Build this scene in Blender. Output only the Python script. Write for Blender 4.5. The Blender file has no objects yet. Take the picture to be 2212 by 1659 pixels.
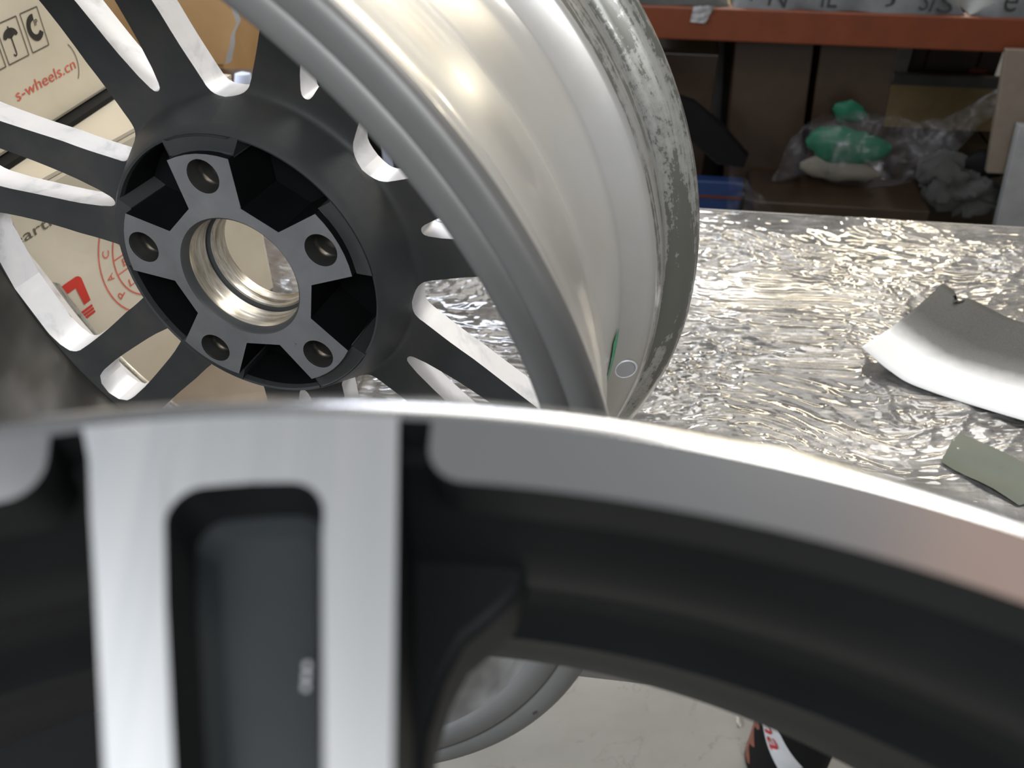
import bpy, bmesh, math, random
import numpy as np
from math import sin, cos, pi, radians as rad, asin, sqrt, atan2
from mathutils import Matrix, Vector
from mathutils.geometry import tessellate_polygon

random.seed(4)
SC = bpy.context.scene
COL = SC.collection

# ------------------------------------------------------------------ camera
cam_d = bpy.data.cameras.new('camera')
cam = bpy.data.objects.new('camera', cam_d); COL.objects.link(cam)
cam.location = (0, 0, 1.203)
cam.rotation_euler = (rad(90 - 37.68), 0, 0)
cam_d.sensor_width = 36.0
cam_d.lens = 1840 / 2212 * 36.0
cam_d.clip_start = 0.005
cam_d.clip_end = 60
cam_d.dof.use_dof = True
cam_d.dof.focus_distance = 0.47
cam_d.dof.aperture_fstop = 13.0
SC.camera = cam

# ------------------------------------------------------------------ world, lamps, exposure
w = bpy.data.worlds.new('workshop_air'); SC.world = w
w.use_nodes = True
bg = w.node_tree.nodes['Background']
bg.inputs[0].default_value = (0.80, 0.84, 0.90, 1)
bg.inputs[1].default_value = 0.19

def area(name, loc, target, sx, sy, power, color, spread=180):
    l = bpy.data.lights.new(name, 'AREA'); l.shape = 'RECTANGLE'
    l.size = sx; l.size_y = sy; l.energy = power; l.color = color; l.spread = rad(spread)
    o = bpy.data.objects.new(name, l); COL.objects.link(o)
    o.location = loc
    d = Vector(target) - Vector(loc)
    o.rotation_euler = d.to_track_quat('-Z', 'Y').to_euler()
    return o
area('skylight_and_fill', (0.6, 2.9, 3.3), (0.1, 0.5, 0.8), 2.2, 1.1, 33, (1.0, 0.96, 0.90))
area('skylight_and_fill', (1.3, 1.35, 3.1), (-0.25, 0.5, 0.9), 1.0, 1.0, 13, (1.0, 0.97, 0.92), 90)  # added fill to brighten the cream cartons, not a known skylight
area('rear_fill', (-1.3, -0.9, 3.5), (-0.3, 0.2, 0.9), 1.8, 1.2, 4.6, (0.93, 0.96, 1.0), 110)  # added light for the polished spokes to reflect
area('ceiling_lamp', (1.6, 4.2, 2.9), (0.4, 0.6, 0.7), 2.2, 0.30, 46, (1.0, 0.86, 0.62))
area('ceiling_lamp', (0.2, 5.0, 3.2), (0.2, 0.6, 0.7), 2.6, 0.35, 62, (0.82, 0.88, 1.0))
area('work_lamp', (1.80, 3.77, 1.69), (-0.018, 0.25, 1.11), 0.16, 0.16, 7, (1.0, 0.90, 0.70))
area('workshop_door', (-3.0, 0.4, 2.3), (0, 0.5, 0.8), 2.4, 1.8, 46, (0.84, 0.91, 1.0), 75)
area('front_fill', (0.1, -1.1, 1.9), (-0.15, 0.45, 0.9), 1.3, 0.8, 9.0, (0.94, 0.96, 1.0), 90)  # added fill behind the camera to lift the hub side
area('warm_reflection_light', (1.65, -0.1, 3.3), (1.2, 0.0, 0.9), 1.3, 0.9, 1.4, (1.0, 0.50, 0.28))  # added warm light, gives the polished ring its brown reflection

vs = SC.view_settings
vs.view_transform = 'Standard'; vs.look = 'None'
vs.exposure = -0.25; vs.gamma = 1.0; vs.use_curve_mapping = False

# ------------------------------------------------------------------ helpers
def tag(o, label=None, cat=None, group=None, kind=None):
    if label: o['label'] = label
    if cat: o['category'] = cat
    if group: o['group'] = group
    if kind: o['kind'] = kind
    return o

def empty(name, loc=(0, 0, 0), mat=None, **kw):
    o = bpy.data.objects.new(name, None); COL.objects.link(o)
    o.empty_display_size = 0.05
    if mat is not None: o.matrix_world = mat
    else: o.location = loc
    return tag(o, **kw)

def mk(name, verts, faces, mats, parent=None, smooth=35, idx=None, merge=None, **kw):
    me = bpy.data.meshes.new(name)
    me.from_pydata([tuple(v) for v in verts], [], faces)
    if not isinstance(mats, (list, tuple)): mats = [mats]
    for m in mats: me.materials.append(m)
    if idx is not None: me.polygons.foreach_set('material_index', idx)
    if merge:
        bm = bmesh.new(); bm.from_mesh(me)
        bmesh.ops.remove_doubles(bm, verts=bm.verts, dist=merge)
        bmesh.ops.dissolve_degenerate(bm, edges=bm.edges, dist=1e-7)
        bmesh.ops.recalc_face_normals(bm, faces=bm.faces)
        bm.to_mesh(me); bm.free()
    if smooth:
        me.polygons.foreach_set('use_smooth', [True] * len(me.polygons))
        me.set_sharp_from_angle(angle=rad(smooth))
    me.update()
    o = bpy.data.objects.new(name, me); COL.objects.link(o)
    if parent is not None: o.parent = parent
    return tag(o, **kw)

def bevel(o, width, seg=2, ang=40):
    m = o.modifiers.new('bevel', 'BEVEL'); m.width = width; m.segments = seg
    m.limit_method = 'ANGLE'; m.angle_limit = rad(ang); m.harden_normals = False
    return o

def lathe(prof, n=160, closed=True):
    """prof: list of (r, z) -> ring surface about local z"""
    V = []; F = []
    m = len(prof)
    for i in range(n):
        a = 2 * pi * i / n; c, s = cos(a), sin(a)
        for r, z in prof: V.append((r * c, r * s, z))
    for i in range(n):
        j = (i + 1) % n
        for k in range(m if closed else m - 1):
            l = (k + 1) % m
            F.append((i * m + k, i * m + l, j * m + l, j * m + k))
    return V, F

def prism(outer, holes, z0, z1):
    """2D outline with holes -> closed slab; returns verts, faces, is_side flags"""
    loops = [outer] + list(holes)
    tri = tessellate_polygon([[Vector((x, y, 0)) for x, y in lp] for lp in loops])
    pts = [p for lp in loops for p in lp]; n = len(pts)
    V = [(x, y, z0) for x, y in pts] + [(x, y, z1) for x, y in pts]
    F = []; S = []
    for t in tri:
        a, b, c = [Vector((*pts[i], 0)) for i in t]
        if (b - a).cross(c - a).z < 0: t = (t[0], t[2], t[1])
        F.append((t[0], t[2], t[1])); S.append(0)      # faces -z
        F.append((t[0] + n, t[1] + n, t[2] + n)); S.append(1)
    o = 0
    for lp in loops:
        m = len(lp)
        for i in range(m):
            j = (i + 1) % m
            F.append((o + i, o + j, o + j + n, o + i + n)); S.append(2)
        o += m
    return V, F, S

def box(x0, x1, y0, y1, z0, z1):
    V = [(x, y, z) for z in (z0, z1) for y in (y0, y1) for x in (x0, x1)]
    F = [(0, 2, 3, 1), (4, 5, 7, 6), (0, 1, 5, 4), (2, 6, 7, 3), (0, 4, 6, 2), (1, 3, 7, 5)]
    return V, F

def rbox(R, *a):
    V, F = box(*a)
    return [R(*v) for v in V], F

def merge_geo(*parts):
    V = []; F = []
    for v, f in parts:
        n = len(V); V += list(v); F += [tuple(i + n for i in q) for q in f]
    return V, F

def circle(r, n=32, cx=0, cy=0, rev=False):
    p = [(cx + r * cos(2 * pi * i / n), cy + r * sin(2 * pi * i / n)) for i in range(n)]
    return p[::-1] if rev else p

_rs = np.random.RandomState(7)
_L = _rs.rand(8, 256, 256)
def vnoise(x, y, k=0):
    xi = np.floor(x).astype(int); yi = np.floor(y).astype(int)
    fx = x - xi; fy = y - yi
    fx = fx * fx * (3 - 2 * fx); fy = fy * fy * (3 - 2 * fy)
    L = _L[k % 8]
    a = L[xi % 256, yi % 256]; b = L[(xi + 1) % 256, yi % 256]
    c = L[xi % 256, (yi + 1) % 256]; d = L[(xi + 1) % 256, (yi + 1) % 256]
    return (a * (1 - fx) + b * fx) * (1 - fy) + (c * (1 - fx) + d * fx) * fy

# ------------------------------------------------------------------ materials
class N:
    def __init__(s, name):
        s.m = bpy.data.materials.new(name); s.m.use_nodes = True
        s.t = s.m.node_tree; s.b = s.t.nodes['Principled BSDF']; s.out = s.t.nodes['Material Output']
    def n(s, typ, **kw):
        nd = s.t.nodes.new(typ)
        for k, v in kw.items():
            if k.startswith('i_'):
                key = k[2:]; key = int(key) if key.isdigit() else key.replace('_', ' ')
                nd.inputs[key].default_value = v
            else: setattr(nd, k, v)
        return nd
    def l(s, a, b): s.t.links.new(a, b)
    def coord(s): return s.n('ShaderNodeTexCoord').outputs['Object']
    def noise(s, scale, detail=4, rough=.5, dist=0, stretch=None, vec=None):
        v = vec or s.coord()
        if stretch:
            mp = s.n('ShaderNodeMapping'); s.l(v, mp.inputs[0]); mp.inputs['Scale'].default_value = stretch; v = mp.outputs[0]
        nd = s.n('ShaderNodeTexNoise'); s.l(v, nd.inputs['Vector'])
        nd.inputs['Scale'].default_value = scale; nd.inputs['Detail'].default_value = detail
        nd.inputs['Roughness'].default_value = rough; nd.inputs['Distortion'].default_value = dist
        return nd.outputs['Fac']
    def ramp(s, fac, stops):
        r = s.n('ShaderNodeValToRGB'); s.l(fac, r.inputs[0])
        e = r.color_ramp.elements
        while len(e) < len(stops): e.new(.5)
        for el, (p, c) in zip(e, stops):
            el.position = p; el.color = (*c, 1) if len(c) == 3 else c
        return r.outputs[0]
    def mix(s, fac, a, b, mode='MIX'):
        m = s.n('ShaderNodeMix', data_type='RGBA', blend_type=mode)
        for sock, v in ((m.inputs[0], fac), (m.inputs[6], a), (m.inputs[7], b)):
            if hasattr(v, 'is_linked'): s.l(v, sock)
            elif isinstance(v, (tuple, list)): sock.default_value = (*v, 1) if len(v) == 3 else v
            else: sock.default_value = v
        return m.outputs[2]
    def math(s, op, a, b=None, clamp=False):
        m = s.n('ShaderNodeMath', operation=op, use_clamp=clamp)
        for sock, v in ((m.inputs[0], a), (m.inputs[1], b)):
            if v is None: continue
            if hasattr(v, 'is_linked'): s.l(v, sock)
            else: sock.default_value = v
        return m.outputs[0]
    def bump(s, h, strength=.3, dist=.001, nrm=None):
        b = s.n('ShaderNodeBump'); s.l(h, b.inputs['Height'])
        b.inputs['Strength'].default_value = strength; b.inputs['Distance'].default_value = dist
        if nrm: s.l(nrm, b.inputs['Normal'])
        s.l(b.outputs[0], s.b.inputs['Normal']); return b.outputs[0]
    def set(s, col=None, rough=None, metal=None, **kw):
        def put(k, v):
            sock = s.b.inputs[k]
            if hasattr(v, 'is_linked'): s.l(v, sock)
            elif isinstance(v, (tuple, list)): sock.default_value = (*v, 1) if len(v) == 3 else v
            else: sock.default_value = v
        if col is not None: put('Base Color', col)
        if rough is not None: put('Roughness', rough)
        if metal is not None: put('Metallic', metal)
        for k, v in kw.items(): put(k.replace('_', ' '), v)
        return s

def plain(name, col, rough=.6, metal=0, var=.12, scale=18, **kw):
    s = N(name)
    a = tuple(c * (1 - var) for c in col); b = tuple(min(1, c * (1 + var)) for c in col)
    s.set(s.ramp(s.noise(scale, 5, .6), [(.3, a), (.7, b)]), rough, metal, **kw)
    return s.m

def mat_graphite():
    s = N('graphite_overspray')
    big = s.ramp(s.noise(16, 4, .55, .6), [(.35, (.052, .059, .062)), (.62, (.078, .080, .079)), (.80, (.105, .101, .092))])
    sp = s.ramp(s.noise(160, 3, .6), [(.70, (0, 0, 0)), (.78, (1, 1, 1))])
    c = s.mix(s.math('MULTIPLY', sp, .5), big, (.016, .017, .018))
    s.set(c, s.ramp(s.noise(30, 3), [(.3, (.42,) * 3), (.7, (.56,) * 3)]), .15, Specular_IOR_Level=.45)
    s.bump(s.noise(900, 2), .12, .0004)
    return s.m
def mat_padgrey():
    s = N('hub_pad_grey')
    c = s.ramp(s.noise(38, 5, .65, .4), [(.3, (.20, .201, .205)), (.6, (.25, .251, .256)), (.8, (.29, .288, .285))])
    sp = s.ramp(s.noise(210, 2, .6), [(.72, (0, 0, 0)), (.79, (1, 1, 1))])
    s.set(s.mix(sp, c, (.05, .05, .052)), .5, .2)
    return s.m
def mat_sidewall():
    s = N('bare_silver_edge')
    c = s.ramp(s.noise(45, 4, .6, .5), [(.28, (.52, .53, .55)), (.45, (.74, .74, .76)), (.8, (.82, .81, .81))])
    s.set(c, .42, .15)
    return s.m
def mat_barrel():
    # silver rim lacquer, grimed along the street-side flange (local z > 0.03)
    s = N('silver_rim_lacquer')
    co = s.coord(); sx = s.n('ShaderNodeSeparateXYZ'); s.l(co, sx.inputs[0])
    z = sx.outputs[2]
    base = s.ramp(s.noise(9, 4, .55), [(.3, (.58, .565, .53)), (.7, (.66, .645, .61))])
    yel = s.ramp(s.noise(14, 3, .6), [(.45, (0, 0, 0)), (.75, (1, 1, 1))])
    wellz = s.ramp(s.math('MULTIPLY_ADD', z, 8.0), [(0, (0,) * 3), (1, (0,) * 3)])
    base = s.mix(s.math('MULTIPLY', yel, .22), base, (.60, .53, .38))
    # dirt
    ang = s.n('ShaderNodeMapping'); s.l(co, ang.inputs[0]); ang.inputs['Scale'].default_value = (11, 11, 190)
    n1 = s.noise(1.0, 6, .7, .4, vec=ang.outputs[0])
    n2 = s.noise(150, 5, .8)
    zz = s.n('ShaderNodeMapRange'); s.l(z, zz.inputs[0])
    zz.inputs[1].default_value = .029; zz.inputs[2].default_value = .034
    dirt = s.math('MULTIPLY', s.math('ADD', s.math('MULTIPLY', n1, 1.35), s.math('MULTIPLY', n2, .55)), zz.outputs[0])
    dm = s.ramp(dirt, [(.86, (0, 0, 0)), (.98, (.35,) * 3), (1.0, (.9,) * 3)])
    c = s.mix(dm, base, (.055, .055, .042))
    c = s.mix(s.math('MULTIPLY', zz.outputs[0], .45), c, (.27, .27, .235))
    s.set(c, s.ramp(s.noise(24, 4), [(.3, (.30,) * 3), (.7, (.36,) * 3)]), .55, Coat_Weight=.5, Coat_Roughness=.08)
    s.bump(s.noise(420, 2), .04, .0004)
    return s.m
def mat_barrel_flange():
    s = N('flange_grey_paint')
    c = s.ramp(s.noise(12, 4, .6), [(.3, (.125, .123, .117)), (.7, (.165, .162, .154))])
    chip = s.ramp(s.noise(95, 3, .7, .8), [(.70, (0, 0, 0)), (.76, (1, 1, 1))])
    s.set(s.mix(chip, c, (.055, .052, .046)), .42, .3)
    return s.m
def mat_barrel_inner():
    # silver inside wall fogged with dark overspray
    s = N('overspray_inner_rim')
    n = s.noise(7.5, 4, .6, .3)
    c = s.ramp(n, [(.30, (.035, .035, .032)), (.48, (.10, .095, .085)), (.62, (.26, .25, .235)), (.78, (.38, .37, .35))])
    s.set(c, .38, .35)
    return s.m
def mat_bore():
    s = N('worn_bore_metal')
    ang = s.n('ShaderNodeMapping'); s.l(s.coord(), ang.inputs[0]); ang.inputs['Scale'].default_value = (30, 30, 260)
    n = s.noise(1.0, 5, .7, .5, vec=ang.outputs[0])
    c = s.ramp(n, [(.28, (.20, .165, .115)), (.45, (.42, .37, .29)), (.6, (.62, .59, .53)), (.75, (.72, .70, .66))])
    s.set(c, .30, .6)
    return s.m
def mat_polish():
    # machined face, fine turning lines running along each spoke (local x)
    s = N('machined_spoke_face')
    n = s.noise(1.0, 3, .6, 0, stretch=(2, 260, 2))
    c = s.ramp(n, [(.35, (.70, .71, .71)), (.65, (.78, .78, .77))])
    s.set(c, .34, .9)
    return s.m
def mat_polish_ring():
    s = N('machined_ring_face')
    c = s.ramp(s.noise(6, 3, .5), [(.35, (.62, .62, .61)), (.65, (.70, .695, .69))])
    s.set(c, .20, .95)
    return s.m
def mat_black():
    s = N('satin_dark_paint')
    s.set(s.ramp(s.noise(20, 3), [(.3, (.0055, .0062, .0064)), (.7, (.009, .0098, .010))]), .5, 0, Specular_IOR_Level=.18)
    return s.m
def mat_pocket():
    s = N('pocket_grey_paint')
    s.set(s.ramp(s.noise(20, 3), [(.3, (.034, .040, .042)), (.7, (.046, .052, .054))]), .28, .2)
    return s.m
def mat_wrap():
    s = N('crinkled_wrap_film')
    big = s.ramp(s.noise(13, 6, .65, .8), [(.3, (.085, .079, .072)), (.5, (.15, .143, .135)), (.72, (.30, .293, .285))])
    s.set(big, s.ramp(s.noise(30, 4), [(.3, (.16,) * 3), (.7, (.34,) * 3)]), .2, Coat_Weight=1.0, Coat_Roughness=.035, Specular_IOR_Level=.8)
    a = s.noise(55, 6, .7, 1.8, stretch=(.7, 2.6, 1))
    mk_ = s.ramp(s.noise(6, 3, .6, .5), [(.38, (.12,) * 3), (.60, (1,) * 3)])
    sx = s.n('ShaderNodeSeparateXYZ'); s.l(s.coord(), sx.inputs[0])
    # the film lies flat near the front right corner of the bench
    yy = s.math('SUBTRACT', sx.outputs[1], s.math('MULTIPLY', sx.outputs[0], .10))
    fl = s.n('ShaderNodeMapRange'); s.l(s.math('ADD', yy, s.math('MULTIPLY', s.math('SUBTRACT', s.noise(9, 3), .5), .22)), fl.inputs[0])
    fl.inputs[1].default_value = .40; fl.inputs[2].default_value = .50; fl.inputs[3].default_value = .06; fl.inputs[4].default_value = 1
    s.bump(s.math('MULTIPLY', s.math('MULTIPLY', a, mk_), fl.outputs[0]), .75, .0042)
    return s.m
def mat_carton(name, a, b):
    s = N(name)
    c = s.ramp(s.noise(9, 5, .6, .3), [(.3, a), (.7, b)])
    s.set(c, .42, 0, Coat_Weight=.15, Coat_Roughness=.3)
    s.bump(s.noise(14, 3, .5, .8), .35, .004)
    return s.m
def mat_film():
    s = N('clear_plastic_bag')
    for k in ('Transmission Weight',): s.b.inputs[k].default_value = 0
    s.set((.42, .41, .43), .12, 0, Coat_Weight=1.0, Coat_Roughness=.06, Specular_IOR_Level=.9)
    s.bump(s.noise(26, 5, .65, 1.5), .7, .012)
    tr = s.n('ShaderNodeBsdfTransparent'); mx = s.n('ShaderNodeMixShader')
    f = s.ramp(s.noise(14, 4, .6, 1), [(.44, (.03,) * 3), (.60, (.14,) * 3), (.72, (.55,) * 3)])
    s.l(f, mx.inputs[0]); s.l(tr.outputs[0], mx.inputs[1]); s.l(s.b.outputs[0], mx.inputs[2])
    s.l(mx.outputs[0], s.out.inputs['Surface'])
    return s.m
def mat_concrete():
    s = N('concrete_floor')
    a = s.ramp(s.noise(3.5, 8, .6, .4), [(.3, (.24, .225, .198)), (.7, (.33, .315, .285))])
    sp = s.ramp(s.noise(60, 4, .6), [(.68, (0, 0, 0)), (.76, (1, 1, 1))])
    cr = s.noise(2.2, 6, .6, 2.5)
    crack = s.ramp(s.math('ABSOLUTE', s.math('SUBTRACT', cr, .5)), [(0, (1, 1, 1)), (.006, (0, 0, 0))])
    c = s.mix(s.math('MULTIPLY', sp, .35), a, (.22, .20, .17))
    c = s.mix(s.math('MULTIPLY', crack, .5), c, (.16, .14, .12))
    s.set(c, .7)
    s.bump(s.noise(40, 6, .6), .25, .004)
    return s.m
def mat_paper():
    # white sheet with black overspray fogged along its far edge (local y is across the sheet, 0 near .. 1 far)
    s = N('oversprayed_paper')
    uv = s.n('ShaderNodeUVMap'); sx = s.n('ShaderNodeSeparateXYZ'); s.l(uv.outputs[0], sx.inputs[0])
    n = s.noise(22, 4, .6)
    v = s.math('ADD', sx.outputs[1], s.math('MULTIPLY', s.math('SUBTRACT', n, .5), .12))
    fog = s.ramp(v, [(.30, (0, 0, 0)), (.48, (.90,) * 3), (.64, (1,) * 3)])
    gr = s.ramp(s.noise(900, 2), [(.4, (.975,) * 3), (.6, (1,) * 3)])
    s.set(s.mix(s.math('MULTIPLY', fog, gr), (.78, .78, .76), (.035, .034, .030)), .7)
    return s.m

M = dict(
    graphite=mat_graphite(), pad=mat_padgrey(), side=mat_sidewall(), barrel=mat_barrel(), flange=mat_barrel_flange(),
    inner=mat_barrel_inner(), bore=mat_bore(), polish=mat_polish(), ring=mat_polish_ring(), black=mat_black(), pocket=mat_pocket(),
    wrap=mat_wrap(), film=mat_film(), floor=mat_concrete(), paper=mat_paper(),
    cream=mat_carton('cream_carton', (.64, .575, .45), (.74, .68, .55)),
    tan=mat_carton('tan_carton', (.40, .235, .10), (.50, .31, .145)),
    brown=mat_carton('brown_carton', (.034, .019, .010), (.055, .032, .018)),  # darkened for the dim rack, its shade put into the colour
    kraft=plain('kraft_sheet', (.22, .175, .13), .6),
    orange=plain('orange_beam_paint', (.165, .036, .009), .5),  # dim light at the rack put into this darker orange
    greyboard=plain('grey_bench_board', (.235, .222, .205), .35, var=.1, scale=9),
    steel=plain('grey_steel', (.16, .16, .155), .45, .6),
    darksteel=plain('dark_worn_steel', (.07, .068, .064), .35, .6),
    white=plain('white_sheet', (.36, .355, .35), .55),
    blackm=plain('black_rubber', (.006, .006, .006), .7, Specular_IOR_Level=.2),
    wood=plain('pale_timber', (.46, .34, .16), .6),
    blue=plain('blue_crate', (.02, .05, .16), .45),
    red=plain('red_print', (.62, .045, .03), .6, var=.08, scale=60),
    redfade=plain('faded_red_print', (.66, .12, .08), .6, var=.2, scale=120),
    ink=plain('black_print', (.030, .028, .024), .6, var=.3, scale=90),
    inkfade=plain('faded_black_print', (.13, .115, .085), .6, var=.25, scale=110),
    green=plain('green_sponge', (.006, .13, .065), .6),
    greentape=plain('green_sticker', (.01, .33, .13), .4),
    greenfilm=plain('green_tint_film', (.085, .10, .072), .55),
    beige=plain('beige_cloth', (.22, .20, .155), .8),
    cloth=plain('grey_cloth', (.075, .075, .068), .85, var=.3, scale=14),
    wall=plain('painted_wall', (.30, .29, .27), .8),
    label=plain('white_label', (.62, .62, .62), .45),
    labelred=plain('label_red_print', (.50, .02, .03), .5),
    can_red=plain('can_orange_print', (.24, .055, .025), .4, var=.5, scale=30),
    bluewhite=plain('blue_white_foam', (.62, .68, .86), .6),
    sack=plain('white_woven_sack', (.14, .143, .143), .6, var=.3, scale=12),
    stone=plain('stone_chip', (.45, .43, .38), .8),
)

# ------------------------------------------------------------------ setting
V, F = box(-6, 6, -4, 8, -.05, 0)
mk('floor', V, F, M['floor'], smooth=0, kind='structure')
V, F = box(-1.8, -.22, .1, 1.1, 0, .012)  # black sheet added to darken this part of the floor
mk('dark_floor_sheet', V, F, M['blackm'], smooth=0, label='added black sheet darkening the floor below the left of the bench', cat='mat')
V, F = box(-6, 6, 7.9, 8, 0, 4.5)
mk('wall_back', V, F, M['wall'], smooth=0, kind='structure')

# ------------------------------------------------------------------ workbench
ax = Vector((.9914, -.1309, 0)); ay = Vector((.1309, .9914, 0)); B0 = Vector((.05, .315, 0))
def TB(u, v, z): p = B0 + ax * u + ay * v; return (p.x, p.y, z)
DEP = .637
bench = empty('workbench', (.3, .6, 0), label='grey workbench carrying the standing wheel, the carton and the crinkled film', cat='bench')
V, F = rbox(TB, -.80, 1.35, 0, DEP, .722, .7475)
o = mk('bench_top', V, F, M['greyboard'], smooth=0); o.parent = bench; o.matrix_parent_inverse = bench.matrix_world.inverted(); bevel(o, .002)
def child(o, par):
    o.parent = par
    bpy.context.view_layer.update()
    o.matrix_parent_inverse = par.matrix_world.inverted(); return o
o.matrix_parent_inverse = Matrix.Translation((-.3, -.6, 0))
for u0, v0 in ((-.78, .02), (-.78, DEP - .06), (1.29, .02), (1.29, DEP - .06)):
    V, F = rbox(TB, u0, u0 + .04, v0, v0 + .04, 0, .722)
    o = mk('leg', V, F, M['steel'], smooth=0); o.parent = bench; o.matrix_parent_inverse = Matrix.Translation((-.3, -.6, 0))
V, F = rbox(TB, -.76, 1.31, DEP - .05, DEP - .02, .66, .722)
o = mk('rear_rail', V, F, M['steel'], smooth=0); o.parent = bench; o.matrix_parent_inverse = Matrix.Translation((-.3, -.6, 0))

# crinkled film over the bench
def wrap_sheet():
    nx, ny = 900, 430
    u = np.linspace(-.46, 1.25, nx); v = np.linspace(.004, DEP + .004, ny)
    U, W_ = np.meshgrid(u, v, indexing='ij')
    wx = vnoise(U * 9, W_ * 9, 1) - .5; wy = vnoise(U * 9 + 40, W_ * 9, 2) - .5
    x = U + wx * .09; y = W_ + wy * .07
    def ridge(a, b, k): return 1 - np.abs(2 * vnoise(a, b, k) - 1)
    # long near-horizontal folds, bending
    h = .0016 * ridge(x * 16, y * 70, 3) ** 3
    h += .0012 * ridge(x * 40 + y * 24, y * 150, 4) ** 2
    h += .0022 * ridge(x * 26 - y * 18, y * 34 + x * 14, 5) ** 6
    h += .0007 * ridge(x * 110, y * 230, 6)
    h += .0008 * ridge(x * 60 + y * 60, y * 80 - x * 40, 7) ** 4
    h += .0016 * vnoise(x * 12, y * 18, 0)
    h = h * (1 - .7 * np.clip((W_ - (DEP - .05)) / .05, 0, 1))
    # calmer towards the near edge and the near right corner
    calm = np.clip((W_ - .13 + .05 * wx) / .12, .10, 1) * np.clip(1.35 - np.clip(U - .25, 0, 1) * np.clip(.42 - W_, 0, 1) * 12, .12, 1)
    h = h * calm * (.25 + 1.3 * np.clip(vnoise(U * 7 + 3, W_ * 11, 2) * 1.8 - .45, 0, 1))
    h = np.where((U < -.215) & (W_ < .385), h * .2, h)
    z = .7485 + h
    edge = np.clip((W_ - (DEP - .008)) / .012, 0, 1) ** 2
    z = z - .010 * edge
    P = np.stack([B0.x + ax.x * U + ay.x * W_, B0.y + ax.y * U + ay.y * W_, z], -1).reshape(-1, 3)
    F = []
    for i in range(nx - 1):
        b = i * ny
        F += [(b + j, b + j + ny, b + j + ny + 1, b + j + 1) for j in range(ny - 1)]
    o = mk('plastic_wrap', P, F, M['wrap'], smooth=0, label='crinkled shiny plastic film spread over the workbench top', cat='plastic film')
    o.data.polygons.foreach_set('use_smooth', [True] * len(o.data.polygons))
    return o
wrap_sheet()

# brown sheet under the left of the wheel
V, F = rbox(TB, -.78, -.222, .01, .375, .7515, .7528)
mk('kraft_board', V, F, M['kraft'], smooth=0, label='flat brown board on the bench under the printed carton', cat='board')

def tri_film(name, pts, mat, label, cat='plastic film', z=.0015, group=None):
    n = 7
    c = [Vector(p) for p in pts]
    V = []; F = []
    for i in range(n):
        for j in range(n):
            s, t = i / (n - 1), j / (n - 1)
            p = (c[0] * (1 - s) + c[1] * s) * (1 - t) + (c[3] * (1 - s) + c[2] * s) * t
            p.z += z + .0025 * sin(s * 5 + t * 3) * sin(t * 4)
            V.append(p)
    for i in range(n - 1):
        for j in range(n - 1): F.append((i * n + j, (i + 1) * n + j, (i + 1) * n + j + 1, i * n + j + 1))
    return mk(name, V, F, mat, label=label, cat=cat, group=group)
tri_film('film_scrap', [(.357, .559, .753), (.282, .534, .753), (.205, .618, .754), (.239, .621, .754)], M['film'],
         'clear torn film flap lying over the crinkled wrap near the polished rim')
tri_film('film_scrap', [(.359, .521, .751), (.332, .485, .751), (.372, .440, .751), (.418, .455, .751)], M['greenfilm'],
         'dull green pointed piece of film on the bench below the white paper')

# ------------------------------------------------------------------ standing wheel (seen from its hub side)
def basis(c, X, Y, Z):
    m = Matrix(((X[0], Y[0], Z[0], c[0]), (X[1], Y[1], Z[1], c[1]), (X[2], Y[2], Z[2], c[2]), (0, 0, 0, 1)))
    return m
MA = basis((-.1417, .3843, .9755), (-.1332, .0407, .9902), (.9477, -.2873, .1392), (.2901, .957, -.0003))
wheel = empty('alloy_wheel', mat=MA, label='unfinished alloy wheel standing on the bench with five-hole hub side facing out', cat='wheel')

mm = .001
# rim barrel
outer = [(208.0, -133.6), (211, -134.2), (215.6, -134.2), (216.6, -133.3), (217.6, -134.2), (222, -134.4), (224.6, -134.0), (226.2, -132.6),
         (226.6, -130), (226, -127.4), (223, -125), (216, -123), (212.6, -121.2), (211.8, -117), (211.6, -106), (212.8, -101), (212.2, -97),
         (210, -92), (207.4, -72), (204.9, -52), (204.1, -49.5), (201, -42), (199.2, -37), (198.2, -30), (197.2, -15), (196.7, 0), (196.5, 14), (196.5, 21.0),
         (197.4, 23), (209.4, 30.4), (211.0, 31.6), (211.4, 34), (212.4, 38), (213.4, 41.5), (212.2, 45), (211.0, 49), (211.0, 56.5),
         (212.2, 59.3), (216, 60.8), (221, 62.4), (223.4, 64.5), (225.8, 67.4), (226.8, 70), (226.6, 73.5), (225.4, 75.2), (222.5, 75.4)]
inner = [(221, 70), (216, 65), (208.5, 55), (204, 48.5), (199.4, 44.8), (198.6, 30), (194.9, 26), (194.4, 18), (194.5, -20), (195.0, -37), (196.4, -45),
         (197.5, -52), (200.5, -75), (203.8, -95), (204.8, -112), (205.2, -124), (206.4, -131)]
prof = [(r * mm, z * mm) for r, z in outer + inner]
V, F = lathe(prof, 220)
m = len(prof); idx = []
for i in range(220):
    for k in range(m):
        z = prof[k][1] * 1000
        if k < 8: idx.append(1)
        elif k < len(outer): idx.append(0)
        elif k >= m - 1: idx.append(1)
        elif k < len(outer) + 5: idx.append(3)
        else: idx.append(2)
mk('rim_barrel', V, F, [M['barrel'], M['flange'], M['inner'], M['side']], wheel, smooth=50, idx=idx)

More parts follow.
